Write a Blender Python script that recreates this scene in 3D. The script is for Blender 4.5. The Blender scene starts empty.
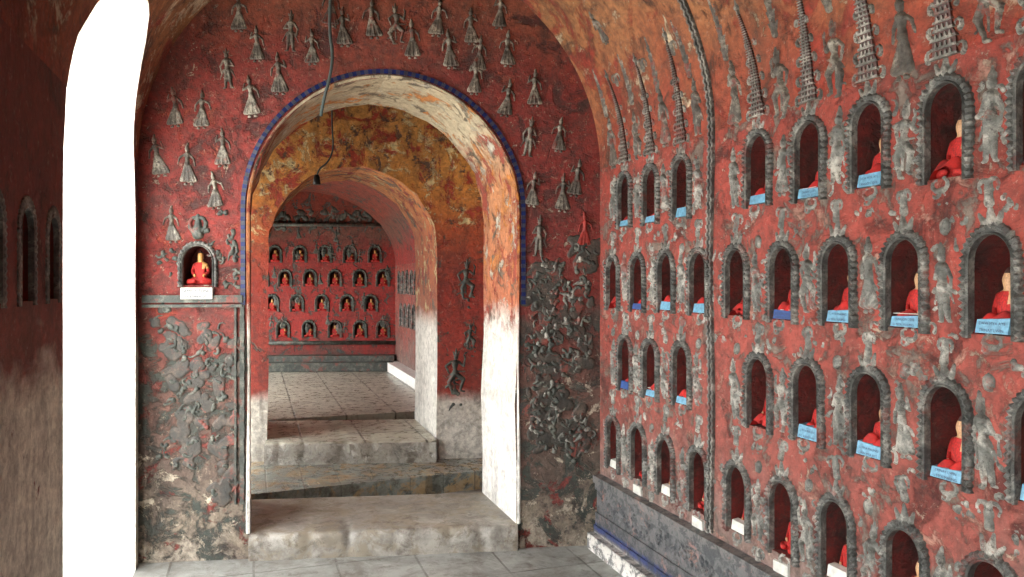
import bpy, bmesh, math, random
import numpy as np
from mathutils import Vector, Matrix
random.seed(7); rng=np.random.RandomState(7)
FP=770.0; HY=283.0; H=1.5; SP=2.15
D=np.array([-258.0,770.0]); D/=np.linalg.norm(D)
CR=1526/770.0; CL=-477/770.0
W=(CR-CL)*D[1]; RV=W/2
D3=np.array([D[0],D[1],0.0])
scene=bpy.context.scene
coll=scene.collection

# ---------------------------------------------------------------- materials
def lin(c):
    r=[]
    for v in c:
        v=v/255.0
        r.append(v/12.92 if v<=0.04045 else ((v+0.055)/1.055)**2.4)
    return (r[0],r[1],r[2],1.0)
class NT:
    def __init__(s,name):
        s.m=bpy.data.materials.new(name); s.m.use_nodes=True
        s.t=s.m.node_tree; s.t.nodes.clear()
        s.out=s.t.nodes.new('ShaderNodeOutputMaterial')
        s.b=s.t.nodes.new('ShaderNodeBsdfPrincipled')
        s.t.links.new(s.b.outputs[0],s.out.inputs[0])
        s.tc=s.t.nodes.new('ShaderNodeTexCoord')
    def n(s,t): return s.t.nodes.new(t)
    def l(s,a,b): s.t.links.new(a,b)
    def math(s,op,a,b=None,clamp=False):
        n=s.n('ShaderNodeMath'); n.operation=op; n.use_clamp=clamp
        for i,v in enumerate((a,b)):
            if v is None: continue
            if isinstance(v,(int,float)): n.inputs[i].default_value=v
            else: s.l(v,n.inputs[i])
        return n.outputs[0]
    def coord(s,scale=(1,1,1),rot=0,off=(0,0,0)):
        mp=s.n('ShaderNodeMapping'); mp.inputs['Scale'].default_value=scale
        mp.inputs['Rotation'].default_value=(0,0,rot); mp.inputs['Location'].default_value=off
        s.l(s.tc.outputs['Object'],mp.inputs['Vector']); return mp.outputs[0]
    def noise(s,scale,detail=8,rough=0.6,dist=0.0,co=None,off=(0,0,0)):
        n=s.n('ShaderNodeTexNoise'); n.inputs['Scale'].default_value=scale
        n.inputs['Detail'].default_value=detail; n.inputs['Roughness'].default_value=rough
        n.inputs['Distortion'].default_value=dist
        s.l(co if co is not None else s.coord(off=off),n.inputs['Vector']); return n.outputs['Fac']
    def mr(s,v,a,b,c=0.0,d=1.0,smooth=True):
        n=s.n('ShaderNodeMapRange'); n.interpolation_type='SMOOTHSTEP' if smooth else 'LINEAR'
        s.l(v,n.inputs['Value'])
        for k,x in zip(('From Min','From Max','To Min','To Max'),(a,b,c,d)): n.inputs[k].default_value=x
        return n.outputs['Result']
    def ramp(s,v,stops):
        n=s.n('ShaderNodeValToRGB'); s.l(v,n.inputs[0]); e=n.color_ramp.elements
        while len(e)>1: e.remove(e[-1])
        e[0].position=stops[0][0]; e[0].color=lin(stops[0][1])
        for p,c in stops[1:]:
            x=e.new(p); x.color=lin(c)
        return n.outputs[0]
    def mix(s,f,a,b,mode='MIX'):
        n=s.n('ShaderNodeMixRGB'); n.blend_type=mode
        for i,v in enumerate((f,a,b)):
            if isinstance(v,(int,float)): n.inputs[i].default_value=v
            elif isinstance(v,tuple): n.inputs[i].default_value=lin(v)
            else: s.l(v,n.inputs[i])
        return n.outputs[0]
    def z(s):
        x=s.n('ShaderNodeSeparateXYZ'); s.l(s.tc.outputs['Object'],x.inputs[0]); return x.outputs[2]
    def bump(s,h,strength=0.5,dist=0.01):
        n=s.n('ShaderNodeBump'); n.inputs['Strength'].default_value=strength; n.inputs['Distance'].default_value=dist
        s.l(h,n.inputs['Height']); s.l(n.outputs[0],s.b.inputs['Normal'])

def plaster(name,zstops,patches,zj=0.5,streak=0.5,rough=0.75,bs=0.8,bd=0.02,fine=0.5,seed=0.0,chip=0.35,grime=0.55):
    """weathered paint: colours by height (metres), then peeled patches (colour,scale,thr,soft,zlo,zhi)"""
    m=NT(name); o=(seed,seed*1.7,seed*0.3)
    nb=m.noise(2.2,7,0.62,0.6,off=o)
    zz=m.math('ADD',m.z(),m.math('MULTIPLY',m.math('SUBTRACT',nb,0.5),zj*2))
    col=m.ramp(m.math('DIVIDE',zz,3.5,True),[(a/3.5,c) for a,c in zstops])
    hsum=m.noise(9,9,0.7,0.2,off=o)
    var=m.noise(26,8,0.75,0.3,off=o)
    zj2=m.math('ADD',m.z(),m.math('MULTIPLY',m.math('SUBTRACT',nb,0.5),0.8))
    for i,p in enumerate(patches):
        c,sc,thr,soft=p[:4]
        nn=m.noise(sc,10,0.72,0.5,off=(seed+3.1*i+1,seed*2-i*2.3,i*1.9))
        mk=m.mr(nn,thr,thr+soft)
        if len(p)>4:
            if p[4] is not None: mk=m.math('MULTIPLY',mk,m.mr(zj2,p[4]-0.12,p[4]+0.12))
            if p[5] is not None: mk=m.math('MULTIPLY',mk,m.mr(zj2,p[5]-0.12,p[5]+0.12,1,0))
        col=m.mix(mk,col,c)
        hsum=m.math('SUBTRACT',hsum,m.math('MULTIPLY',mk,0.35))
    # soot / mould blotches, vertical streaks, lime chips
    col=m.mix(m.mr(m.noise(13,9,0.78,0.6,off=(seed,2,seed)),0.46,0.6,0,grime),col,(60,46,40))
    col=m.mix(m.mr(m.noise(1.7,6,0.65,0.8,off=(seed,7,seed)),0.48,0.68,0,grime*.8),col,(64,42,36))
    st=m.noise(7,8,0.65,0.1,co=m.coord((1,1,0.16),0,o))
    col=m.mix(m.mr(st,0.5,0.72,0,streak),col,(46,34,30))
    col=m.mix(m.mr(m.noise(34,7,0.8,0.4,off=(1,seed,2)),0.585,0.64,0,chip),col,(184,166,146))
    gr=m.mr(var,0.3,0.7,1-fine,1+fine*0.6,False)
    cc=m.n('ShaderNodeCombineXYZ')
    for i in range(3): m.l(gr,cc.inputs[i])
    col=m.mix(1.0,col,cc.outputs[0],'MULTIPLY')
    m.l(col,m.b.inputs['Base Color']); m.b.inputs['Roughness'].default_value=rough
    m.bump(m.math('ADD',hsum,m.math('MULTIPLY',var,0.45)),bs,bd)
    return m.m

RED=(142,44,36); PALE=(176,160,140)
m_right=plaster('red_plaster_right_wall',[(0,(150,138,128)),(0.45,(134,108,100)),(0.8,(146,76,66)),(1.5,(158,68,57)),(2.1,(154,62,50)),(2.5,(148,70,52)),(3.1,(160,108,76))],
   [((122,108,98),8,0.53,0.08,None,None),((178,130,114),9,0.56,0.08,None,None),((202,180,152),4.5,0.57,0.05,2.2,None),((100,42,36),5,0.55,0.1,None,None),((186,160,140),15,0.62,0.03,None,None)],streak=0.35,seed=2.0,grime=.35)
m_ceil=plaster('vault_plaster',[(0,RED),(2.1,(148,58,42)),(2.5,(152,84,52)),(2.9,(166,112,70)),(3.4,(158,108,68))],
   [((206,186,156),4.5,0.56,0.05,2.25,None),((150,54,38),3.5,0.51,0.1,None,None),((88,56,42),5,0.54,0.12,None,None)],streak=0.45,seed=5.0,grime=.4)
m_left=plaster('red_plaster_left_wall',[(0,(240,236,222)),(1.16,(230,226,210)),(1.3,(136,66,56)),(1.5,(116,40,34)),(3.4,(92,38,32))],
   [((140,60,50),6,0.62,0.05,None,1.3),((70,30,26),6,0.55,0.1,1.4,None)],streak=0.4,zj=.3,seed=8.0,grime=.3)
m_front=plaster('red_plaster_arch_wall',[(0,(168,158,142)),(0.12,(138,126,110)),(0.5,(96,82,72)),(0.95,(104,66,56)),(1.35,(124,44,37)),(2.0,(134,42,36)),(2.6,(126,44,36)),(3.1,(144,78,56))],
   [((58,64,58),6,0.49,0.07,None,1.3),((190,178,158),8,0.575,0.04,None,1.0),((126,50,42),6,0.56,0.06,None,1.3),((80,36,32),5,0.52,0.1,1.3,None),((158,70,52),7,0.58,0.08,1.3,None),((184,164,144),16,0.62,0.03,1.3,None)],streak=0.5,seed=11.0,grime=.5)
m_mid=plaster('orange_plaster_inner_arch',[(0,(222,218,208)),(0.58,(214,208,196)),(0.68,(150,52,38)),(1.5,(160,48,32)),(1.9,(184,84,38)),(2.25,(220,146,62)),(2.9,(214,156,80))],
   [((232,208,150),7,0.54,0.06,1.85,None),((88,84,74),6,0.56,0.06,0.7,1.9),((176,62,36),4.5,0.50,0.08,1.2,None),((112,80,58),9,0.56,0.06,1.7,None)],streak=0.4,zj=0.12,seed=14.0,grime=0.35)
m_far=plaster('red_plaster_far_wall',[(0,(120,112,100)),(0.4,(110,60,52)),(0.7,(156,36,30)),(1.9,(148,34,28)),(2.2,(108,68,56)),(2.5,(136,52,34))],
   [((70,74,70),9,0.54,0.05,None,None)],streak=0.3,seed=17.0,grime=0.3)
m_white=plaster('whitewashed_plaster',[(0,(228,226,220)),(0.3,(240,239,235)),(2.5,(236,232,222)),(3.3,(200,184,156))],
   [((186,178,166),5,0.62,0.08),((130,120,108),9,0.68,0.05)],streak=0.15,seed=20.0,fine=.2,grime=.12)
m_jamb=plaster('arch_reveal_plaster',[(0,(214,212,204)),(0.3,(232,230,224)),(1.28,(226,222,212)),(1.4,(186,106,70)),(2.1,(196,134,88)),(2.38,(190,176,148)),(3,(190,178,148))],
   [((156,60,40),6,0.49,0.06,1.3,2.35),((104,94,80),7,0.55,0.07,1.35,None),((206,130,56),6,0.54,0.06,1.5,None),((206,200,184),8,0.57,0.05,1.3,None)],streak=0.35,zj=0.12,seed=23.0,fine=.35,grime=.28)
m_jamb2=plaster('inner_reveal_plaster',[(0,(225,222,214)),(1.15,(226,222,214)),(1.3,(160,84,50)),(1.9,(180,92,44)),(2.3,(200,124,56)),(3,(180,116,60))],
   [((206,180,130),6,0.54,0.06,1.3,None),((104,84,68),6,0.53,0.08,1.2,None),((150,52,36),7,0.55,0.05,1.3,None)],streak=0.4,zj=0.12,seed=24.0,fine=.35,grime=.3)
m_niche=plaster('niche_interior_paint',[(0,(112,34,28)),(3,(110,32,26))],[((66,24,20),6,0.5,0.15)],streak=0.4,seed=3.0,chip=0.1)

def stucco(name,c1,c2,c3,seed=0,rough=0.5,thr=0.53,red=.8):
    m=NT(name); n1=m.noise(14,8,0.75,0.4,off=(seed,0,seed)); n2=m.noise(60,6,0.75,0,off=(0,seed,0))
    col=m.ramp(n1,[(0.34,c1),(0.5,c2),(0.64,c3)])
    col=m.mix(m.mr(n2,thr,thr+0.1,0,.8),col,(48,40,36))
    col=m.mix(m.mr(m.noise(7,8,0.75,0.3,off=(seed,seed,1)),0.55,0.62,0,red),col,(122,56,46))
    m.l(col,m.b.inputs['Base Color']); m.b.inputs['Roughness'].default_value=rough
    m.bump(n2,0.6,0.008); return m.m
m_stuc=stucco('grey_glass_mosaic_stucco',(60,62,58),(108,108,102),(178,174,164),1,.42)
m_frame=stucco('niche_frame_stucco',(52,54,52),(92,93,90),(156,154,146),4,red=.6)
m_gstuc=stucco('green_grey_mosaic_stucco',(32,38,36),(62,68,62),(108,108,98),6)
m_dstuc=stucco('dark_figure_stucco',(48,44,40),(88,82,74),(158,152,138),9)
m_patch=stucco('broken_mosaic_ground',(30,34,32),(56,52,46),(92,78,68),12,red=.95,thr=.5)

def simple(name,c,rough=0.6,var=0.2,metal=0,bumps=0.2,scale=30):
    m=NT(name); n=m.noise(scale,6,0.6)
    c2=tuple(int(x*(1-var)) for x in c)
    m.l(m.ramp(n,[(0.3,c2),(0.7,c)]),m.b.inputs['Base Color'])
    m.b.inputs['Roughness'].default_value=rough; m.b.inputs['Metallic'].default_value=metal
    m.bump(n,bumps,0.006); return m.m
m_robe=simple('red_robe_cloth',(204,36,30),0.75,0.5,bumps=.4)
m_gold=simple('gilded_face',(206,150,84),0.35,0.25,0.2)
m_face=simple('pale_painted_face',(206,158,116),0.5,0.25)
m_bronze=simple('dark_lacquer',(64,30,24),0.5,0.4)
m_blue=simple('blue_plate_paint',(112,170,200),0.5,0.3,scale=60)
m_dblue=simple('dark_blue_plate_paint',(44,80,146),0.5,0.25)
m_wplate=simple('white_plate_paint',(216,216,208),0.5,0.2)
m_ink=simple('ink',(40,52,84),0.6,0.1)
m_tileb=simple('blue_glazed_tile',(30,46,104),0.25,0.4,scale=40)
m_tiled=simple('dark_glazed_tile',(60,62,80),0.3,0.5)
m_dark=simple('spire_dark_glass',(84,50,44),0.4,0.4)
m_cable=simple('grey_green_cable',(78,92,92),0.5,0.2)
m_black=simple('black_bakelite',(24,22,22),0.4,0.2)

def tiles(name,base,dark,line,size,rough=0.4,lw=0.012,patch=None,seed=0,lamt=1.0,stain=.6):
    m=NT(name); ang=math.atan2(-D[0],D[1])
    br=m.n('ShaderNodeTexBrick'); br.offset=0.0; br.squash=1.0
    m.l(m.coord((1,1,1),-ang,(seed,seed,0)),br.inputs['Vector'])
    br.inputs['Scale'].default_value=1.0; br.inputs['Mortar Size'].default_value=lw; br.inputs['Mortar Smooth'].default_value=0.3
    br.inputs['Brick Width'].default_value=size; br.inputs['Row Height'].default_value=size; br.inputs['Bias'].default_value=0
    n1=m.noise(2.5,9,0.7,0.5,off=(seed,0,0)); n2=m.noise(14,8,0.75,0.2)
    col=m.ramp(m.math('ADD',m.math('MULTIPLY',n1,0.55),m.math('MULTIPLY',n2,0.45)),[(0.38,dark),(0.58,base)])
    if patch: col=m.mix(m.mr(m.noise(6,9,0.75,0.6,off=(4,seed,0)),0.48,0.56),col,patch)
    col=m.mix(m.mr(m.noise(9,9,0.78,0.4,off=(seed,3,1)),0.5,0.64,0,stain),col,(74,64,56))
    col=m.mix(m.mr(m.noise(3,9,0.75,0.9,off=(seed,9,1)),0.5,0.6,0,stain*.7),col,(92,84,76))
    lm=m.math('MULTIPLY',br.outputs['Fac'],m.mr(m.noise(5,6,0.7),0.35,0.6,0.2*lamt,lamt))
    col=m.mix(lm,col,line)
    m.l(col,m.b.inputs['Base Color'])
    m.l(m.mr(n2,0.3,0.7,rough-0.1,rough+0.25),m.b.inputs['Roughness'])
    m.bump(m.math('SUBTRACT',m.math('MULTIPLY',n2,0.5),lm),0.6,0.01); return m.m
m_floor=tiles('grey_floor_tile',(158,160,156),(104,104,100),(76,72,66),0.42,0.42,0.007,None,0,.7)
m_fthr=tiles('worn_threshold_cement',(162,158,150),(98,94,88),(80,76,70),3.0,0.36,0.002,(132,124,110),2,0,stain=.65)
m_fmid=tiles('worn_patterned_tile',(146,154,148),(72,78,78),(70,68,60),0.24,0.24,0.006,(164,142,110),4,.7,stain=.7)
m_ffar=tiles('pale_floor_tile',(190,188,172),(144,140,126),(96,92,82),0.45,0.26,0.01,None,1,stain=.3)
m_ground=simple('blown_out_ground',(225,222,212),0.9,0.1,scale=3)  # pale colour chosen so the ground beyond the doors blows out white
def plinthmat():
    m=NT('mosaic_plinth'); 
    zz=m.math('ADD',m.z(),m.math('MULTIPLY',m.math('SUBTRACT',m.noise(6,6,0.7),0.5),0.05))
    col=m.ramp(m.math('DIVIDE',zz,0.5,True),[(0.0,(220,218,212)),(0.16,(206,202,196)),(0.2,(96,92,92)),(0.23,(44,56,104)),(0.27,(44,56,104)),(0.3,(92,90,92)),(0.7,(98,98,98)),(0.95,(120,114,110))])
    col=m.mix(m.mr(m.noise(15,9,0.78,0.6),0.48,0.54,0,0.8),col,(46,52,56))
    col=m.mix(m.mr(m.noise(9,9,0.78,0.6,off=(4,4,4)),0.56,0.62,0,0.8),col,(150,112,102))
    m.l(col,m.b.inputs['Base Color']); m.b.inputs['Roughness'].default_value=0.5
    m.bump(m.noise(22,8,0.7),0.7,0.018); return m.m
m_plinth=plinthmat()

# ---------------------------------------------------------------- mesh builder
class MB:
    def __init__(s): s.v=[]; s.f=[]; s.m=[]; s.n=0
    def add(s,verts,faces,mat=0):
        verts=np.asarray(verts,float); s.v.append(verts)
        for f in faces: s.f.append([i+s.n for i in f])
        if isinstance(mat,int): s.m+= [mat]*len(faces)
        else: s.m+=list(mat)
        s.n+=len(verts)
    def obj(s,name,mats,smooth=False,recalc=False,parent=None):
        me=bpy.data.meshes.new(name)
        vv=np.concatenate(s.v) if s.v else np.zeros((0,3))
        me.from_pydata(vv.tolist(),[],s.f)
        for m in mats: me.materials.append(m)
        me.polygons.foreach_set('material_index',s.m)
        if smooth: me.polygons.foreach_set('use_smooth',[True]*len(s.f))
        me.update()
        if recalc:
            b=bmesh.new(); b.from_mesh(me); bmesh.ops.recalc_face_normals(b,faces=b.faces); b.to_mesh(me); b.free()
        o=bpy.data.objects.new(name,me); coll.objects.link(o)
        if parent: o.parent=parent
        return o
def prism(mb,pts3,vec,mat=0):
    a=np.asarray(pts3,float); n=len(a); b=a+np.asarray(vec,float)
    faces=[list(range(n))[::-1],[i+n for i in range(n)]]+[[i,(i+1)%n,(i+1)%n+n,i+n] for i in range(n)]
    mb.add(np.concatenate([a,b]),faces,mat)
def side_map(which):
    c,sg=(CR,-1) if which=='R' else (CL,1)
    N=np.array([D[1]*sg,-D[0]*sg])
    def f(s,h,d):
        s,h,d=np.broadcast_arrays(np.asarray(s,float),np.asarray(h,float),np.asarray(d,float))
        th=np.maximum(0,(h-SP)/RV); off=RV*(1-np.cos(th))+d*np.cos(th)
        z=np.minimum(h,SP)+RV*np.sin(th)-d*np.sin(th)
        return np.stack([c+D[0]*s+N[0]*off,D[1]*s+N[1]*off,z],-1)
    f.N=N; return f
MR=side_map('R'); ML=side_map('L')
class Plane:
    def __init__(s,O,ang=None,U=None):
        s.O=np.array(O,float); s.U=np.array(U if U is not None else [math.cos(ang),math.sin(ang)],float); s.U/=np.linalg.norm(s.U)
        s.N=np.array([s.U[1],-s.U[0]])
    def __call__(s,u,h,d):
        u,h,d=np.broadcast_arrays(np.asarray(u,float),np.asarray(h,float),np.asarray(d,float))
        return np.stack([s.O[0]+u*s.U[0]+d*s.N[0],s.O[1]+u*s.U[1]+d*s.N[1],h],-1)
    def px(s,x,y):
        a=(x-512)/FP; u=(a*s.O[1]-s.O[0])/(s.U[0]-a*s.U[1]); Y=s.O[1]+u*s.U[1]
        return u,H+(HY-y)*Y/FP
    def wall(s,c):
        k=-D[0]/D[1]; return (c-s.O[0]-k*s.O[1])/(s.U[0]+k*s.U[1])
def arch(c,a,b0,hs,rise,off=0,n=22,jit=0):
    pts=[(c-a-off,b0)]
    nv=6
    for i in range(1,nv): pts.append((c-a-off+jit*rng.randn(),b0+(hs-b0)*i/nv))
    for i in range(n+1):
        t=math.pi*(1-i/n); j=jit*rng.randn()
        pts.append((c+(a+off+j)*math.cos(t),hs+(rise+off+j)*math.sin(t)))
    for i in range(nv-1,0,-1): pts.append((c+a+off+jit*rng.randn(),b0+(hs-b0)*i/nv))
    pts.append((c+a+off,b0)); return pts
def band(mb,mapf,c,a,b0,hs,rise,o0,o1,prof,step=0.012,scal=0.0,ridge=0.0,mats=(0,),tile=1,hk=1.0,wob=0.0):
    """ribbed moulding following an arch; prof=list of (t across 0..1, height)"""
    L=[]; nv=max(2,int((hs-b0)/step)); na=max(8,int(math.pi*(a+o1)/step))
    for i in range(nv): L.append((-1,b0+(hs-b0)*i/nv,None))
    for i in range(na+1): L.append((0,None,math.pi*(1-i/na)))
    for i in range(nv-1,-1,-1): L.append((1,b0+(hs-b0)*i/nv,None))
    V=[];k=len(prof); ph=random.uniform(0,6)
    for i,(sd,hh,t) in enumerate(L):
        odd=i%2; jj=random.uniform(.5,1.3)
        wb=wob*math.sin(i*.23+ph)
        for (tt,ht) in prof:
            o=o0+(o1-o0)*tt+(wb*tt)
            if tt>0.7: o-=scal*odd*jj
            hgt=ht-(ridge*odd*jj if (tt>0.3 and ht>0) else 0)
            if hgt>0: hgt*=hk
            if t is None: p=(c+sd*(a+o),hh,hgt)
            else: p=(c+(a+o)*math.cos(t),hs+(rise+o)*math.sin(t),hgt)
            V.append(p)
    V=np.array(V); P=mapf(V[:,0],V[:,1],V[:,2])
    F=[];M=[]
    for i in range(len(L)-1):
        for j in range(k-1):
            F.append([i*k+j,i*k+j+1,(i+1)*k+j+1,(i+1)*k+j]); M.append(mats[(i//tile)%len(mats)])
    F.append(list(range(k))); F.append([(len(L)-1)*k+j for j in range(k)][::-1]); M+=[mats[0],mats[0]]
    mb.add(P,F,M)
def relief(mb,caps,u0,h0,sc,mapf,cell=None,prot=0.55,mir=1,rot=0.0,mat=0,maxd=0.03,sx=1.0):
    C=np.array(caps,float).reshape(-1,6).copy()
    C[:,[0,3]]*=mir*sx; cr,sr=math.cos(rot),math.sin(rot)
    for a,b in ((0,1),(3,4)):
        x=C[:,a]*cr-C[:,b]*sr; y=C[:,a]*sr+C[:,b]*cr; C[:,a]=x;C[:,b]=y
    C*=sc
    if cell is None: cell=sc/48
    r=np.maximum(C[:,2],C[:,5])
    x0=min((C[:,0]-r).min(),(C[:,3]-r).min())-cell; x1=max((C[:,0]+r).max(),(C[:,3]+r).max())+cell
    y0=min((C[:,1]-r).min(),(C[:,4]-r).min())-cell; y1=max((C[:,1]+r).max(),(C[:,4]+r).max())+cell
    nx=int((x1-x0)/cell)+2; ny=int((y1-y0)/cell)+2
    X,Y=np.meshgrid(x0+np.arange(nx)*cell,y0+np.arange(ny)*cell)
    Z=np.full(X.shape,-0.006)
    for ax,ay,ra,bx,by,rb in C:
        dx,dy=bx-ax,by-ay; LL=dx*dx+dy*dy
        t=np.clip(((X-ax)*dx+(Y-ay)*dy)/LL,0,1) if LL>1e-12 else np.zeros_like(X)
        dist=np.hypot(X-ax-t*dx,Y-ay-t*dy); rr=ra+(rb-ra)*t
        v=np.where(dist<rr,np.sqrt(np.maximum(rr*rr-dist*dist,0))*prot+0.003,np.maximum(rr-dist,-0.006))
        Z=np.maximum(Z,np.minimum(v,maxd))
    Z=np.where(Z>0,Z+rng.uniform(-0.0009,0.0009,Z.shape),Z)
    keep=(np.maximum(np.maximum(Z[:-1,:-1],Z[1:,:-1]),np.maximum(Z[:-1,1:],Z[1:,1:]))>0)
    idx=-np.ones(Z.shape,int); jj,ii=np.nonzero(keep); used=np.zeros(Z.shape,bool)
    for a,b in ((0,0),(1,0),(0,1),(1,1)): used[jj+a,ii+b]=True
    idx[used]=np.arange(used.sum())
    P=mapf(u0+X[used],h0+Y[used],Z[used])
    F=[[idx[j,i],idx[j,i+1],idx[j+1,i+1],idx[j+1,i]] for j,i in zip(jj,ii)]
    mb.add(P,F,mat)

# figures (unit height)
def fig_lady():
    a=random.uniform(-0.07,0.07); tl=random.uniform(-.03,.03)
    L=[(tl,.86,.05,tl,.9,.055),(tl,.95,.035,tl+a*.4,1.02,.02),(tl,.8,.026,0,.78,.03),(0,.74,.07,0,.6,.045),(0,.57,.055,0,.52,.065)]
    for k in range(7):
        q=(k-3)/3.0
        L.append((q*.05,.52,.018,q*.2+a,.12-.02*(1-q*q),.026+.012*(k%2)))
    L+=[(a-.19,.1,.022,a+.19,.1,.022),(a-.17,.2,.014,a+.17,.2,.014),(a-.07,.03,.03,a-.1,.02,.02),(a+.07,.03,.03,a+.11,.02,.02)]
    L+=[(-.07,.74,.028,-.17,.64,.022),(-.17,.64,.02,-.2,.48,.016),(.07,.74,.028,.19,.68,.022),(.19,.68,.02,.14 if a>0 else .24,.84 if a>0 else .52,.016)]
    return L
def fig_dancer():
    k=random.uniform(-.05,.05); w=random.uniform(-.04,.06)
    return [(k,.86,.048,k,.9,.05),(k,.95,.03,k,1.06,.01),(k-.05,.93,.015,k-.07,1.0,.006),(k+.05,.93,.015,k+.07,1.0,.006),(k,.79,.026,0,.77,.04),(0,.73,.075,0,.6,.04),(0,.56,.05,0,.5,.07),
            (-.03,.47,.055,-.13-w,.3,.045),(-.13-w,.3,.042,-.07,.08,.025),(-.07,.04,.022,.02,.03,.018),(.04,.47,.055,.19,.36,.045),(.19,.36,.04,.13,.14,.025),(.13,.1,.022,.21,.08,.018),
            (.08,.76,.028,.2,.66,.024),(.2,.66,.022,.23,.84,.016),(.23,.86,.02,.2,.92,.012),(-.08,.76,.028,-.21,.66,.024),(-.21,.66,.022,-.14,.5,.016),
            (-.06,.5,.02,-.2,.38,.008),(.05,.54,.018,.25,.54,.008),(-.02,.46,.02,0,.14,.012),(-.22,.16,.014,-.12,.2,.01)]
def fig_stand():
    return [(0,.86,.048,0,.89,.052),(0,.95,.036,0,1.07,.01),(-.05,.94,.015,-.08,1.0,.006),(.05,.94,.015,.08,1.0,.006),(0,.79,.028,0,.77,.04),(0,.74,.08,0,.6,.045),(0,.56,.055,0,.5,.07),(-.04,.46,.055,-.07,.08,.03),(.04,.46,.055,.08,.08,.03),
            (-.09,.75,.028,-.18,.6,.022),(-.18,.6,.02,-.03,.62,.016),(.09,.75,.028,.19,.6,.022),(.19,.6,.02,.16,.42,.016),(-.07,.04,.02,-.13,.03,.016),(.08,.04,.02,.14,.03,.016),(.1,.5,.02,.22,.26,.008),(-.1,.5,.02,-.22,.26,.008),
            (0,.46,.02,0,.2,.01),(-.12,.3,.012,.12,.3,.012)]
def fig_naga():  # tall tapering leaf column
    L=[(0,.0,.05,0,.4,.04),(0,.4,.04,.03,1.0,.01)]
    for k in range(5):
        y=.05+k*.17; r=.028*(1-k*.14)
        L+=[(.03,y,r,.13-k*.014,y+.13,r*.4),(-.03,y,r,-.13+k*.014,y+.13,r*.4)]
    return L
FIG=[fig_dancer,fig_stand,fig_dancer,fig_lady]
def curl(x,y,ang,L,r,bend,n=6):
    out=[];px,py=x,y
    for i in range(n):
        a=ang+bend*i/n*(1+i/n); nx=px+math.cos(a)*L/n; ny=py+math.sin(a)*L/n
        r0=r*(1-i/n*.75); r1=r*(1-(i+1)/n*.75); out.append((px,py,r0,nx,ny,r1)); px,py=nx,ny
    out.append((px,py,r*.4,px,py,r*.4)); return out
def clump(w,h,n,r):
    out=[]
    for i in range(n):
        x=random.uniform(-w/2,w/2);y=random.uniform(-h/2,h/2)
        if (x/w*2)**2+(y/h*2)**2>1: continue
        out+=curl(x,y,random.uniform(0,6.28),random.uniform(1.5,5)*r,r*random.uniform(.5,1.1),random.uniform(-3,3),4)
    return out
def blobs(w,h,n,r):
    out=[]
    for i in range(n):
        x=random.uniform(-w/2,w/2);y=random.uniform(-h/2,h/2)
        if (x/w*2)**2+(y/h*2)**2>1: continue
        a=random.uniform(0,6.28); q=r*random.uniform(.4,1.1); out.append((x,y,q,x+math.cos(a)*q*1.5,y+math.sin(a)*q*1.5,q*random.uniform(.3,1)))
    if not out: out=[(0,0,r*.5,r,0,r*.3)]
    return out

def do_bool(o,cut,mats=None):
    md=o.modifiers.new('b','BOOLEAN'); md.operation='DIFFERENCE'; md.object=cut; md.solver='EXACT'
    try: md.material_mode='INDEX'
    except Exception: pass
    dg=bpy.context.evaluated_depsgraph_get(); dg.update()
    me=bpy.data.meshes.new_from_object(o.evaluated_get(dg)); o.modifiers.clear(); o.data=me

# ---------------------------------------------------------------- planes of the cross walls
L2=np.array([CL+D[0]/D[1]*4.12,4.12]); R2=np.array([CR+D[0]/D[1]*4.41,4.41])
F1=Plane(L2,U=R2-L2)
F2=Plane([(437-512)/FP*5.98,5.98],ang=math.radians(4))
F3=Plane([(396-512)/FP*10.8,10.8],ang=math.radians(3))
T1=0.68; T2=0.85
def archdims(F,xl,xr,ytop,xc=None):
    ul,_=F.px(xl,HY); ur,_=F.px(xr,HY); c=(ul+ur)/2; a=(ur-ul)/2
    _,top=F.px((xl+xr)/2,ytop); return c,a,top-a,a
A1=archdims(F1,250,517,78)
A2=archdims(F2,268,437,166)

# openings on left side  (s0,s1,spring,rise)
S=lambda Y:Y/D[1]
OPEN=[(S(2.50),S(4.02),1.82,.92),(S(-0.6),S(1.35),1.6,0.8),(S(4.98),S(5.84),1.8,0.5),(S(7.2),S(8.7),1.4,0.45),(S(9.1),S(10.5),1.4,0.45)]
NW=.065; NHS=.2   # niche half width / straight part
def niche_pts(c,b,w=NW,hs=NHS): 
    pts=[(c-w,b),(c-w,b+hs)]
    for i in range(1,10):
        t=math.pi*(1-i/10); pts.append((c+w*math.cos(t),b+hs+w*1.12*math.sin(t)))
    pts+=[(c+w,b+hs),(c+w,b)]; return pts
ROW=[0.305,-0.137,-0.567,-1.02]
NR=[]   # right wall niches  (s,bottom,row)
for r,b in enumerate(ROW):
    z0=2.211 if r%2==0 else 2.073
    for k in range(-5,35):
        z=z0+.2716*k
        if z>10.6 or 4.3<z<7.0: continue
        if z>7 and (r==0 or r==3): continue
        if r%2==0 and abs(z-3.31)<.1: continue
        NR.append((S(z)+random.uniform(-.006,.006),H+b+random.uniform(-.005,.005),r,z))
NL=[(S(z),1.45) for z in (2.375,2.10,1.83,1.56)]

# ---------------------------------------------------------------- walls
SA,SB=S(-2.6),S(11.4)
mb=MB(); prism(mb,MR([SA,SB,SB,SA],[-.1,-.1,SP,SP],0.0),np.append(-MR.N*.45,0)); wr=mb.obj('wall_right',[m_right,m_niche,m_white],recalc=True)
cb=MB()
for s,b,r,z in NR:
    p=niche_pts(s,b); prism(cb,MR([q[0] for q in p],[q[1] for q in p],.05),np.append(-MR.N*.21,0),1)
cut=cb.obj('cut',[m_right,m_niche,m_white],recalc=True); do_bool(wr,cut); bpy.data.objects.remove(cut)

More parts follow.
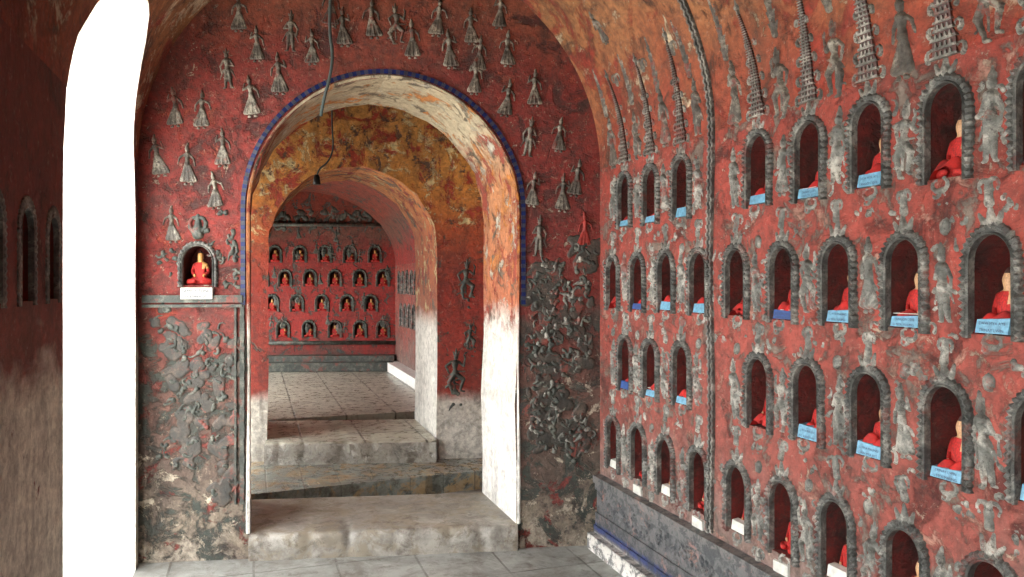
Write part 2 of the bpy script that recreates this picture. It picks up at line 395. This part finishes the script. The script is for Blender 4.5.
mb=MB(); prism(mb,ML([SA,SB,SB,SA],[-.1,-.1,SP,SP],0.0),np.append(-ML.N*.5,0)); wl=mb.obj('wall_left',[m_left,m_niche,m_white],recalc=True)
def opencut():
    cb=MB()
    for s0,s1,hs,rise in OPEN:
        c=(s0+s1)/2;a=(s1-s0)/2
        p=arch(c,a,0.002,hs,rise,jit=.003,n=26); 
        q=np.array([[CL+D[0]*x+ML.N[0]*.35,D[1]*x+ML.N[1]*.35,h] for x,h in p])
        prism(cb,q,np.append(-ML.N*1.3,0),2)
    return cb
cb=opencut()
for s,b in NL:
    p=niche_pts(s,b,.062,.19); prism(cb,ML([q[0] for q in p],[q[1] for q in p],.05),np.append(-ML.N*.19,0),1)
cut=cb.obj('cut',[m_left,m_niche,m_white],recalc=True); do_bool(wl,cut); bpy.data.objects.remove(cut)

# vault
def q2(q,s,z): return [CL+ML.N[0]*q+D[0]*s,ML.N[1]*q+D[1]*s,z]
def vault(s0,s1,name,mats,spring,rise,flat=None):
    n=56; sec=[]
    for i in range(n+1):
        t=math.pi*i/n; sec.append((RV-RV*math.cos(t),spring+rise*math.sin(t)))
    if flat: sec+=[(W+.02,spring),(W+.02,flat),(-.02,flat),(-.02,spring)]
    else:
        for i in range(n,-1,-1):
            t=math.pi*i/n; sec.append((RV-(RV+.5)*math.cos(t),spring+(rise+.4)*math.sin(t)))
    mb=MB(); prism(mb,[q2(q,s0,z) for q,z in sec],np.array(D3)*(s1-s0)); return mb.obj(name,mats,recalc=True)
cl=vault(SA,S(6.4),'ceiling',[m_ceil,m_niche,m_white],SP,RV)
cut=opencut().obj('cut',[m_ceil,m_niche,m_white],recalc=True); do_bool(cl,cut); bpy.data.objects.remove(cut)
vault(S(6.3),SB,'ceiling_inner_room',[m_far],1.75,1.02,flat=3.3)

def crosswall(name,F,T,A,mats,extra=None,bottom=-.1):
    uL=F.wall(CL)-.15; uR=F.wall(CR)+.15; c=(uL+uR)/2; a=(uR-uL)/2
    p=arch(c,a,bottom,SP,RV+.15,n=30)
    mb=MB(); prism(mb,F([x for x,_ in p],[y for _,y in p],0),D3*T); o=mb.obj(name,mats,recalc=True)
    cb=MB()
    if A:
        p=arch(A[0],A[1],-.3,A[2],A[3],jit=.005,n=30); prism(cb,F([x for x,_ in p],[y for _,y in p],0)-D3*.3,D3*(T+.6),2)
    if extra:
        for u,b,w,hs in extra:
            p=niche_pts(u,b,w,hs); prism(cb,F([q[0] for q in p],[q[1] for q in p],.05),np.append(-F.N*.2,0),1)
    cut=cb.obj('cut',mats,recalc=True); do_bool(o,cut); bpy.data.objects.remove(cut); return o
un,hb=F1.px(198,285); FN=(un,hb,.078,.125)
crosswall('wall_front',F1,T1,A1,[m_front,m_niche,m_jamb],[FN])
crosswall('wall_inner_arch',F2,T2,A2,[m_mid,m_niche,m_jamb2])
FARN=[]
for y,xs in ((262,[200,225,250,275,300,325,350,375]),(286,[212,237,262,285,310,335,360,383]),(311,[222,247,272,297,322,347,371]),(337,[208,233,258,283,309,335,360,383])):
    for x in xs:
        u,h=F3.px(x,y); FARN.append((u,h,.068,.13))
crosswall('wall_far',F3,.4,None,[m_far,m_niche,m_white],FARN)
# wall behind the camera, with its own arched doorway
F0=Plane([CL-D[0]/D[1]*-2.2*-1,-2.2],ang=math.radians(18.5))
crosswall('wall_back',F0,-.4,(F0.wall((CL+CR)/2),.75,1.8,.75),[m_front,m_niche,m_white])

# ---------------------------------------------------------------- floors
def slab(name,pts,z0,z1,mat):
    mb=MB(); prism(mb,[(x,y,z0) for x,y in pts],(0,0,z1-z0)); return mb.obj(name,[mat],recalc=True)
def cw(q,Y): s=S(Y); return (CL+ML.N[0]*q+D[0]*s,ML.N[1]*q+D[1]*s)
slab('floor',[cw(-.0,-3.2),cw(W,-2.6),cw(W,5.3),cw(0,4.6)],-.1,0,m_floor)
def worn_step(name,F,A,d,T,z0,z1,mats,jag,n=160):
    """slab whose nosing is rounded and gently chipped"""
    u0,u1=A[0]-A[1],A[0]+A[1]
    ph=[random.uniform(0,6) for _ in range(4)]
    chips=[(random.random(),random.uniform(.012,.03),random.uniform(.004,.012)) for _ in range(7)]
    prof=[(0,z0,.3),(0,z0+.03,.4),(0.002,z1-.06,.6),(-.001,z1-.03,1),(-.006,z1-.012,1.2),(-.016,z1-.003,1),(-.04,z1,.3)]
    V=[]
    for i in range(n+1):
        t=i/n; u=u0+(u1-u0)*t
        wv=sum(math.sin(t*f+p)*g for f,p,g in zip((5,13,29,51),ph,(.5,.3,.15,.06)))*jag
        chip=sum(dp*math.exp(-((t-c)/w_)**2) for c,w_,dp in chips)
        for (o,z,k) in prof:
            V.append(F(u,z-(chip*.6 if z>z1-.02 and k>.5 else 0),d+o+wv-chip*k).tolist())
    m=len(prof); Fc=[];M=[]
    for i in range(n):
        for j in range(m-1): Fc.append([i*m+j,(i+1)*m+j,(i+1)*m+j+1,i*m+j+1]); M.append(1 if j<m-3 else 0)
    base=len(V)
    for i in range(n+1):
        u=u0+(u1-u0)*i/n; p=F(u,z1,0)+D3*T; V.append(p.tolist())
    for i in range(n): Fc.append([i*m+m-1,(i+1)*m+m-1,base+i+1,base+i]); M.append(0)
    mb=MB(); mb.add(V,Fc,M)
    mb.add([F(u0,z0,d),F(u0,z1-.01,d-.02),F(u0,z1-.01,0),F(u0,z0,0),F(u1,z0,d),F(u1,z1-.01,d-.02),F(u1,z1-.01,0),F(u1,z0,0)],[[0,1,2,3],[4,5,6,7]],1)
    o=mb.obj(name,mats,smooth=True,recalc=False); return o
m_stepw=plaster('limewashed_step_riser',[(0,(176,172,162)),(3,(176,172,162))],[((120,112,100),6,.52,.1),((206,204,196),9,.55,.08)],streak=.1,seed=31,fine=.3,grime=.4)
worn_step('stone_threshold',F1,A1,.04,T1,-.02,.14,[m_fthr,m_fthr],.006)
slab('floor_passage',[cw(0,4.75),cw(W,4.95),cw(W,6.6),cw(0,6.3)],-.05,.134,m_fmid)
worn_step('stone_step',F2,A2,.12,T2,.1,.30,[m_ffar,m_stepw],.008)
slab('floor_inner_room',[cw(0,6.55),cw(W,6.6),cw(W,11.2),cw(0,11.0)],-.05,.295,m_ffar)
slab('ground_outside',[(-14,-14),(14,-14),(14,16),(-14,16)],-.3,-.16,m_ground)
# far altar plinth (two ledges)
uL,uR=F3.wall(CL),F3.wall(CR)
mb=MB()
prism(mb,F3([uL,uR,uR,uL],[.3,.3,.42,.42],.34),np.append(-F3.N*.36,0),0)
prism(mb,F3([uL,uR,uR,uL],[.42,.42,.5,.5],.18),np.append(-F3.N*.2,0),0)
mb.obj('altar_plinth',[m_gstuc],recalc=True)

# right wall plinth
mb=MB()
for z0,z1,d in ((0,.09,.09),(.09,.13,.05),(.13,.2,.04),(.2,.33,.03),(.33,.37,.042),(.37,.41,.055)):
    sa,sb=SA,S(4.39)
    prism(mb,MR([sa,sb,sb,sa],[z0,z0,z1,z1],d),np.append(-MR.N*(d+.02),0))
s=S(.9)
while s<S(4.35):
    relief(mb,clump(.09,.1,8,.011),s,.265,1,lambda u,h,d:MR(u,h,d+.03),cell=.007,prot=.7); s+=.085
mb.obj('trim_plinth_right',[m_plinth])
mb=MB(); prism(mb,MR([S(6.9),S(10.75),S(10.75),S(6.9)],[.3,.3,.42,.42],.16),np.append(-MR.N*.17,0)); mb.obj('trim_curb_inner_room',[m_white],recalc=True)

# ---------------------------------------------------------------- niche frames
prof=[(0,-.012),(0,.012),(.12,.017),(.22,.008),(.3,.01),(.36,.018),(.62,.021),(.9,.014),(1,-.008)]
mb=MB()
for s,b,r,z in NR:
    band(mb,MR,s,NW,b-.012,b+NHS,NW*1.12,-.002,.031,prof,step=.0095 if z<5 else .03,scal=.005,ridge=.011,wob=.003)
for s,b in NL:
    band(mb,ML,s,.062,b-.012,b+.19,.066,-.002,.036,prof,step=.009,scal=.005,ridge=.008,hk=.35)
band(mb,F1,FN[0],FN[2],FN[1]-.01,FN[1]+FN[3],FN[2]*1.12,-.002,.03,prof,step=.012,scal=.004,ridge=.006)
mb.obj('niche_frames',[m_frame],smooth=False)
mb=MB()
for u,b,w,hs in FARN:
    band(mb,F3,u,w,b-.01,b+hs,w*1.12,-.002,.04,prof,step=.025,scal=.006,ridge=.006)
mb.obj('niche_frames_altar',[m_gstuc])

# ---------------------------------------------------------------- right wall reliefs
mb=MB()
rowz={0:2.211,1:2.073,2:2.211,3:2.073}
for r,b in enumerate(ROW):
    for k in range(-4,9):
        z=rowz[r]+.2716*(k-.5)
        if z>4.33 or z<.9: continue
        s=S(z); hb=H+b
        if r%2==1 and abs(z-3.33)<.05: continue
        relief(mb,random.choice(FIG)(),s+random.uniform(-.008,.008),hb+random.uniform(.0,.04),random.uniform(.21,.25),MR,mir=random.choice((-1,1)),rot=random.uniform(-.12,.12),sx=.68,prot=1.1)
        relief(mb,curl(0,0,1.2,.1,.01,2.6)+curl(0,0,1.9,.1,.01,-2.6)+[(0,-.02,.013,0,.02,.01)],s,hb-.07,1,MR,cell=.0055,prot=.8,rot=random.uniform(-.3,.3),sx=random.uniform(.7,1.1))
        if r>0 and random.random()<.6:
            relief(mb,curl(0,0,2.4,.07,.009,-3)+curl(0,0,.7,.07,.009,3)+[(0,0,.012,0,.03,.008)],s,hb+.285,1,MR,cell=.0055,prot=.8,rot=random.uniform(-.4,.4))
for s,b,r,z in NR:
    if z>5: continue
    top=b+NHS+NW*1.12+.031
    relief(mb,[(0,0,.016,0,.05,.004),(-.02,0,.01,-.035,.03,.004),(.02,0,.01,.035,.03,.004)],s,top-.004,1,MR,cell=.005,prot=.8,rot=random.uniform(-.2,.2))
    for sg in (-1,1):
        for q in range(5):
            if random.random()<.6:
                x=sg*(NW+.038+random.uniform(0,.012)); y=b+q*.055+random.uniform(-.015,.015)
                relief(mb,curl(0,0,math.pi/2-sg*random.uniform(.2,1.2),random.uniform(.03,.06),random.uniform(.005,.008),sg*random.uniform(-3,3),4),s+x,y,1,MR,cell=.0055,prot=.8)
    relief(mb,curl(0,0,3.0,.06,.008,-2,4)+curl(0,0,.1,.06,.008,2,4)+curl(0,0,-1.2,.05,.006,2,4),s+random.uniform(-.02,.02),b-.035,1,MR,cell=.0055,prot=.8,rot=random.uniform(-.3,.3))
    for q in range(2):
        relief(mb,blobs(.07,.05,5,.008),s+random.uniform(-.12,.12),b-.09+random.uniform(-.04,.04),1,MR,cell=.006,prot=.5)
mb.obj('stucco_relief_figures',[m_stuc],smooth=True)

# upper register: tiered stupa spires above the top row + standing figures
mb=MB()
def quadstrip(mb,x0,x1,x2,x3,y0,y1,d,mat):
    P=MR([x0,x1,x2,x3]*2,[y0,y0,y1,y1]*2,[-.005]*4+[d]*4)
    mb.add(P,[[4,5,6,7],[0,1,5,4],[1,2,6,5],[2,3,7,6],[3,0,4,7]],mat)
def spire(s,b,h,w):
    lean=random.uniform(-.03,.03); y=0; i=0
    def prof(t):
        if t<.1: return w*(1.05-.6*t)
        if t<.28: return w*(.8-1.1*(t-.1))
        return w*(.6*(1-(t-.28)/.72)**.95+.04)
    while y<.97:
        dy=(.03 if y>.28 else .045)*(1-.35*y); y1=min(1,y+dy); l0=lean*y*y; w0,w1=prof(y),prof(y1)
        f=.3
        ym=y+dy*f; kk=random.uniform(1.0,1.1)
        quadstrip(mb,s-w0*kk+l0,s+w0*kk+l0,s+w0*.95+l0,s-w0*.95+l0,b+h*y,b+h*ym,.012,0)
        quadstrip(mb,s-w0*.9+l0,s+w0*.9+l0,s+w1*.88+l0,s-w1*.88+l0,b+h*ym,b+h*y1,.007,1)
        if w0>.012:
            nb=max(1,int(w0*.86*2/.016))
            for q in range(nb):
                xx=s+l0+(q-(nb-1)/2)*.016; e=.0045
                quadstrip(mb,xx-e,xx+e,xx+e*.4,xx-e*.4,b+h*ym,b+h*(ym+dy*.5),.012,0)
        y=y1;i+=1
    relief(mb,[(0,0,.008,0,.05,.003),(0,.02,.012,0,.021,.012)],s+lean,b+h*.97,1,MR,cell=.004,prot=1)
    for sg in (-1,1):
        for q in range(5):
            relief(mb,curl(0,0,math.pi/2-sg*.5,.06*(1-q*.12),.008,sg*2.2,5),s+sg*(w*1.15*(1-q*.16)+.008),b+.0+q*.07,1,MR,cell=.005,prot=.9)
for s,b,r,z in NR:
    if r==0 and z<5: spire(s,b+NHS+.145,random.uniform(.42,.52) if z>2.6 else .58,.044)
mb.obj('mosaic_spires',[m_stuc,m_dark])
mb=MB()
for k in range(-4,9):
    z=2.211+.2716*(k-.5)
    if z>4.3 or z<.9: continue
    s=S(z)
    relief(mb,random.choice(FIG)(),s,2.13+random.uniform(-.02,.03),random.uniform(.23,.27),MR,sx=.75,mir=random.choice((-1,1)),prot=1.1)
    relief(mb,fig_naga(),s+random.uniform(-.03,.03),2.43,.26,MR,sx=.75,prot=.9,mir=random.choice((-1,1)),rot=random.uniform(-.1,.1))
    if random.random()<.5: relief(mb,random.choice(FIG)(),s+.05,2.76,.18,MR,sx=.8,prot=1,rot=random.uniform(-.1,.1))
    if random.random()<.5: relief(mb,curl(0,0,1.2,.12,.01,2.6)+curl(0,0,1.9,.12,.01,-2.6),s+.1,2.55,1,MR,cell=.006,prot=.8,rot=random.uniform(-.3,.3))
mb.obj('stucco_vault_figures',[m_dstuc],smooth=True)
mb=MB(); zs=np.linspace(.42,2.9,150)
for i in range(149):
    for du,w in ((-.015,.005),(.01,.006)):
        s=S(3.335)+du+.008*math.sin(zs[i]*5); d=.018 if i%2 else .013
        P=MR([s-w,s+w,s+w,s-w]*2,[zs[i],zs[i],zs[i+1],zs[i+1]]*2,[-.005]*4+[d]*4)
        mb.add(P,[[4,5,6,7],[0,1,5,4],[1,2,6,5],[2,3,7,6],[3,0,4,7]])
mb.obj('trim_rib_right',[m_frame])

# ---------------------------------------------------------------- arch wall decoration
lab=[(258,45),(290,35),(314,48),(343,30),(396,28),(413,42),(438,20),(471,28),(500,12),(229,72),(254,100),(203,112),(280,78),
     (187,168),(224,150),(218,192),(451,52),(478,55),(507,50),(475,78),(506,100),(535,90),(527,140),(557,135),(531,190),(561,195),(538,240),
     (172,226),(372,22),(330,10),(240,15),(160,160),(575,180),(178,110)]
mb=MB()
for x,y in lab:
    u,h=F1.px(x,y+17)
    relief(mb,fig_lady() if random.random()<.75 else random.choice((fig_stand,fig_dancer))(),u,h,random.uniform(.19,.225),F1,sx=.92,mir=random.choice((-1,1)),rot=(x-385)/900*-.4+random.uniform(-.1,.1),prot=1.1,cell=.0036)
mb.obj('dancing_lady_reliefs',[m_dstuc],smooth=True)
mb=MB(); u,h=F1.px(585,248); relief(mb,fig_lady(),u,h,.2,F1,sx=.9,prot=1,cell=.004); mb.obj('red_figure_relief',[simple('red_figure_paint',(170,50,40),.6,.4)],smooth=True)
mb=MB()
for x,y,w,h_,n in ((560,300,66,74,70),(560,345,68,60,60),(545,280,36,40,22),(546,400,36,46,36),(548,435,36,36,26),(577,438,32,48,30),(585,255,26,30,12)):
    u,h=F1.px(x,y)
    relief(mb,blobs(w*.0055,h_*.0055,26,.035),u,h,1,F1,cell=.008,prot=.15,maxd=.005,mat=2)
    relief(mb,clump(w*.0057,h_*.0057,n,.013),u,h,1,F1,cell=.0045,prot=.8,maxd=.018,mat=1)
    relief(mb,clump(w*.0057,h_*.0057,n//3,.013),u,h,1,F1,cell=.0045,prot=.9,maxd=.02,mat=0)
for x,y,w,h_,n in ((205,345,70,46,30),(190,400,50,50,22),(218,420,40,60,22),(180,450,44,36,14),(225,480,26,40,12),(200,375,70,24,16),(220,235,30,50,16),(170,262,22,46,14),(232,270,18,60,14),(165,330,30,50,18)):
    u,h=F1.px(x,y)
    if y>300: relief(mb,blobs(w*.0055,h_*.0055,16,.03),u,h,1,F1,cell=.008,prot=.15,maxd=.005,mat=2)
    relief(mb,clump(w*.0055,h_*.0055,n,.012),u,h,1,F1,cell=.0045,prot=.7,maxd=.016,mat=1)
u=FN[0]; relief(mb,curl(0,0,2.6,.16,.016,-2)+curl(0,0,.55,.16,.016,2)+[(0,0,.03,0,.1,.008)],u,FN[1]+FN[3]+.15,1,F1,cell=.005,prot=.6,mat=1)
mb.obj('stucco_mosaic_clusters',[m_stuc,m_gstuc,m_patch],smooth=True)
mb=MB()
for (x,y),sc in (((466,300),.3),((455,395),.34),((470,350),.2)):
    u0,h0=F2.px(x,y)
    relief(mb,fig_dancer()+clump(.5,.7,14,.035),u0,h0,sc,F2,prot=.8,cell=.006)
mb.obj('inner_arch_reliefs',[m_gstuc],smooth=True)
# blue tile band around arch + pilaster edge strip
mb=MB()
c,a,hs,rise=A1
band(mb,F1,c,a,1.38,hs,rise,.024,.048,[(0,-.005),(0,.009),(1,.009),(1,-.005)],step=.022,mats=(0,1),tile=1)
mb.obj('blue_tile_arch_band',[m_tileb,m_tiled])
mb=MB()
band(mb,F1,c,a,.14,hs,rise,.0,.02,[(0,-.02),(0,.008),(.5,.012),(1,-.005)],step=.05,wob=.006)
mb.obj('trim_arch_edge',[m_jamb])
mb=MB()
ul=c-a
for du,w in ((-.04,.012),(-.075,.006)):
    hh=np.linspace(.3,1.38,70)
    for i in range(69):
        d=.014 if i%2 else .009; w_=w*random.uniform(.8,1.15)
        P=F1([ul+du-w_,ul+du+w_,ul+du+w_,ul+du-w_]*2,[hh[i],hh[i],hh[i+1],hh[i+1]]*2,[-.005]*4+[d]*4)
        mb.add(P,[[4,5,6,7],[0,1,5,4],[1,2,6,5],[2,3,7,6],[3,0,4,7]])
for (x0,x1,y,t) in ((143,243,299,.02),(143,243,306,.008)):
    u0,h0=F1.px(x0,y);u1,_=F1.px(x1,y); 
    prism(mb,F1([u0,u1,u1,u0],[h0-t,h0-t,h0+t,h0+t],.02),np.append(-F1.N*.03,0))
mb.obj('trim_moulding_arch_wall',[m_gstuc])
# far wall reliefs
mb=MB()
for i in range(40):
    x=random.uniform(262,392); y=random.choice((232,250,275,298,322))+random.uniform(-6,6)
    u,h=F3.px(x,y+8); relief(mb,random.choice(FIG)(),u,h,.17,F3,cell=.01,prot=.8)
for x0,x1,y in ((200,396,226),(200,396,345)):
    u0,h0=F3.px(x0,y);u1,_=F3.px(x1,y)
    prism(mb,F3([u0,u1,u1,u0],[h0,h0,h0+.05,h0+.05],.05),np.append(-F3.N*.06,0))
for i in range(14):
    u,h=F3.px(262+i*10,219); relief(mb,clump(.16,.26,9,.03),u,h,1,F3,cell=.014,prot=.7)
mb.obj('altar_wall_reliefs',[m_gstuc],smooth=True)

# ---------------------------------------------------------------- buddha statuettes
def buddha_mesh(name,mats,lvl):
    V=[(0,0,.12),(0,0,.3),(0,-.01,.5),(0,0,.64),(0,-.015,.77),(0,0,.88),(0,0,.97),
       (.19,0,.55),(.27,-.02,.36),(.12,-.2,.24),(-.19,0,.55),(-.27,-.02,.36),(-.12,-.2,.24),
       (.2,-.06,.1),(.38,-.16,.09),(.08,-.3,.1),(-.2,-.06,.1),(-.38,-.16,.09),(-.08,-.28,.12)]
    R=[.2,.15,.17,.06,.13,.08,.03,.09,.065,.045,.09,.065,.045,.12,.1,.06,.12,.1,.06]
    E=[(0,1),(1,2),(2,3),(3,4),(4,5),(5,6),(2,7),(7,8),(8,9),(2,10),(10,11),(11,12),(0,13),(13,14),(14,15),(0,16),(16,17),(17,18)]
    me=bpy.data.meshes.new(name+'_sk'); me.from_pydata(V,E,[])
    o=bpy.data.objects.new('tmp',me); coll.objects.link(o)
    sk=o.modifiers.new('s','SKIN'); 
    for i,r in enumerate(R):
        d=me.skin_vertices[0].data[i]; d.radius=(r,r*.85); d.use_root=(i==0)
    ss=o.modifiers.new('ss','SUBSURF'); ss.levels=lvl; ss.render_levels=lvl
    dg=bpy.context.evaluated_depsgraph_get(); dg.update()
    m2=bpy.data.meshes.new_from_object(o.evaluated_get(dg)); bpy.data.objects.remove(o)
    m2.name=name; m2.materials.clear()
    for m in mats: m2.materials.append(m)
    zs=min(v.co.z for v in m2.vertices)
    for v in m2.vertices: v.co.z-=zs
    for p in m2.polygons:
        p.use_smooth=True; z=p.center.z+zs; y=p.center.y; x=p.center.x
        k=0
        if z>.87 or (z>.7 and y>.02): k=2          # hair cap and topknot
        elif z>.62: k=1                             # face and neck
        elif z>.46 and x>.05 and y<.05: k=1         # bare right shoulder
        elif .18<z<.3 and y<-.17: k=1               # hands in the lap
        p.material_index=k
    return m2
bm_gold=buddha_mesh('buddha_gold_face',[m_robe,m_gold,m_bronze],2)
bm_dark=buddha_mesh('buddha_painted_face',[m_robe,m_face,m_bronze],2)
def empty(name,loc=(0,0,0)):
    e=bpy.data.objects.new(name,None); e.location=loc; coll.objects.link(e); return e
def place(me,mapf,u,h,d,scale,name,parent,turn=0):
    p=mapf(u,h,d); o=bpy.data.objects.new(name,me); coll.objects.link(o)
    o.location=p.tolist(); N=mapf.N; o.rotation_euler=(0,0,math.atan2(N[0],-N[1])+turn); o.scale=(scale*.8,scale*.8,scale)
    if parent: o.parent=parent
    return o
eb=empty('buddha_statuettes')
for i,(s,b,r,z) in enumerate(NR):
    if z<5: place(bm_dark,MR,s,b,-.062,random.uniform(.175,.2),'statuette_%d'%i,eb,random.uniform(-.1,.1)-.1)
for i,(s,b) in enumerate(NL): place(bm_dark,ML,s,b,-.07,.18,'statuette_left_%d'%i,eb)
for i,(u,b,w,hs) in enumerate(FARN): place(bm_gold,F3,u,b,-.02,.19,'statuette_far_%d'%i,eb)
place(bm_gold,F1,FN[0],FN[1],-.05,.2,'buddha_statue',None)

# red cloths and donor plates
mbc=MB(); mbp=MB(); texts=[]
def box(mb,mapf,u0,u1,h0,h1,d0,d1,mat,tilt=0.0,bev=.003,skew=0.0):
    U=[];Hh=[];Dd=[]
    for dd,i in ((d0,0),(d1,bev)):
        for k,(u,h) in enumerate(((u0+i,h0+i),(u1-i,h0+i),(u1-i,h1-i),(u0+i,h1-i))):
            U.append(u);Hh.append(h+(skew if k in(2,) else 0));Dd.append(dd-(h-h0)*tilt)
    P=mapf(U,Hh,Dd); mb.add(P,[[4,5,6,7],[0,1,5,4],[1,2,6,5],[2,3,7,6],[3,0,4,7],[3,2,1,0]],mat)
def cloth(mb,mapf,s,b,w,dep,hh):
    n=22; ph=random.uniform(0,6); tilt=random.uniform(-.3,.3)
    i,j=np.meshgrid(np.linspace(-1,1,n),np.linspace(0,1,n))
    fold=.1*np.sin(i*6+j*4+ph)+.08*np.sin(j*6+i*9+ph)+tilt*i
    hgt=hh*np.maximum(0,(1-np.abs(i)**4))*(0.4+.6*np.sin(j*math.pi*.7+.5)**2)*(1+fold)
    P=mapf((s+i*w).ravel(),(b+hgt).ravel()-.001,(-.004-dep*j).ravel())
    F=[[a*n+c,a*n+c+1,(a+1)*n+c+1,(a+1)*n+c] for a in range(n-1) for c in range(n-1)]
    mb.add(P,F)
for s,b,r,z in NR:
    if z>5: continue
    rr=random.random()
    if r<3: cloth(mbc,MR,s,b,NW*.97,.05,random.uniform(.05,.07))
    mat=0
    if r==3: 
        if rr<.5: box(mbp,MR,s-.05,s+.05,b,b+.045,-.03,.0,2,.15)
        if rr>.45: box(mbp,MR,s-.045,s+.045,b-.075,b-.025,-.005,.01,2,skew=random.uniform(-.006,.006))
        continue
    if rr<.14: continue
    if rr>.93: mat=1
    hh=random.uniform(.036,.052); w0=random.uniform(.05,.06)
    box(mbp,MR,s-w0,s+w0,b+.001,b+hh,-.035,.004,mat,.2,skew=random.uniform(-.006,.006))
    if random.random()<.5: box(mbp,MR,s-w0,s+w0,b+hh,b+hh+.004,-.03,-.008,2,.2)
    if z<3.0:
        for q in range(2): texts.append((MR,s,b+hh*(.55-.38*q),.0055-hh*(.55-.38*q)*.2,random.choice(['TRINAY LWIN','YANGON 2012','DAW MYA AYE','U MYA MAUNG','KO AUNG NAY','MA THAN WIN']),.0115))
uf=FN[0]; box(mbp,F1,uf-.085,uf+.085,FN[1]-.078,FN[1]-.012,-.005,.03,2)
mbc.obj('red_robe_cloths',[m_robe],smooth=True)
mbp.obj('donor_plates',[m_blue,m_dblue,m_wplate],recalc=True)
texts.append((F1,uf,FN[1]-.04,.032,'FAMILY TUNG',.024)); texts.append((F1,uf,FN[1]-.068,.032,'DECEMBER 2013',.02))
et=empty('donor_inscriptions')
for i,(mf,u,h,d,t,sz) in enumerate(texts):
    cu=bpy.data.curves.new('inscription_%d'%i,'FONT'); cu.body=t; cu.size=sz; cu.align_x='CENTER'; cu.materials.append(m_ink)
    o=bpy.data.objects.new('inscription_%d'%i,cu); coll.objects.link(o); o.parent=et
    o.location=mf(u,h,d).tolist(); N=mf.N; o.rotation_euler=(math.pi/2,0,math.atan2(N[0],-N[1]))

# ---------------------------------------------------------------- cables and lamp holder
def cable(name,pts,r,mat,parent=None):
    cu=bpy.data.curves.new(name,'CURVE'); cu.dimensions='3D'; cu.bevel_depth=r; cu.bevel_resolution=3
    sp=cu.splines.new('NURBS'); sp.points.add(len(pts)-1); sp.use_endpoint_u=True; sp.order_u=3
    for q,p in zip(sp.points,pts): q.co=(*p,1)
    cu.materials.append(mat); o=bpy.data.objects.new(name,cu); coll.objects.link(o)
    if parent: o.parent=parent
    return o
def on(F,x,y,d=.03): u,h=F.px(x,y); return F(u,h,d).tolist()
cable('electric_cable',[on(F1,331,-60),on(F1,331,0),on(F1,330,35),on(F1,334,58,.04),on(F1,331,82,.06),on(F1,325,100,.05),on(F1,322,118,.05)],.0085,m_cable)
e=empty('hanging_lamp_holder')
pts=[on(F2,333,112,.05),on(F2,333,130,.05),on(F2,335,150,.06),on(F2,330,165,.1),on(F2,321,172,.14),on(F2,320,180,.14)]
cable('cord',pts,.006,m_cable,e)
mb=MB(); bx,by,bz=pts[-1]; pr=[(0.008,0.02),(.016,.018),(.022,.005),(.026,-.02),(.03,-.05),(.024,-.055),(.012,-.05),(.0,-.05)]
n=16; V=[];F=[]
for r_,zz in pr:
    for k in range(n): V.append((bx+r_*math.cos(k*2*math.pi/n),by+r_*math.sin(k*2*math.pi/n),bz+zz))
for i in range(len(pr)-1):
    for k in range(n): F.append([i*n+k,i*n+(k+1)%n,(i+1)*n+(k+1)%n,(i+1)*n+k])
mb.add(V,F); mb.obj('socket',[m_black],smooth=True,parent=e)

# ---------------------------------------------------------------- light & camera
w=bpy.data.worlds.new('daylight'); scene.world=w; w.use_nodes=True
bg=w.node_tree.nodes['Background']; bg.inputs[0].default_value=(.98,.98,.97,1); bg.inputs[1].default_value=10.5
# sun added to blow out the door reveals, angled to strike nothing else
a=math.atan2(D[1],D[0])-math.radians(17); el=math.radians(28)
dirv=Vector((math.cos(a)*math.cos(el),math.sin(a)*math.cos(el),-math.sin(el)))
sl=bpy.data.lights.new('added_sun','SUN'); sl.energy=14; sl.angle=math.radians(1.5); sl.color=(1,.97,.92)
so=bpy.data.objects.new('added_sun',sl); coll.objects.link(so); so.rotation_euler=dirv.to_track_quat('-Z','Y').to_euler(); so.location=(-6,-4,6)
cam=bpy.data.cameras.new('camera'); co=bpy.data.objects.new('camera',cam); coll.objects.link(co)
co.location=(0,0,H); co.rotation_euler=(math.pi/2,0,0); cam.sensor_width=36; cam.lens=36*FP/1024; cam.shift_y=-5.5/1024; cam.clip_start=.05
scene.camera=co
scene.view_settings.view_transform='Standard'; scene.view_settings.look='None'; scene.view_settings.exposure=0
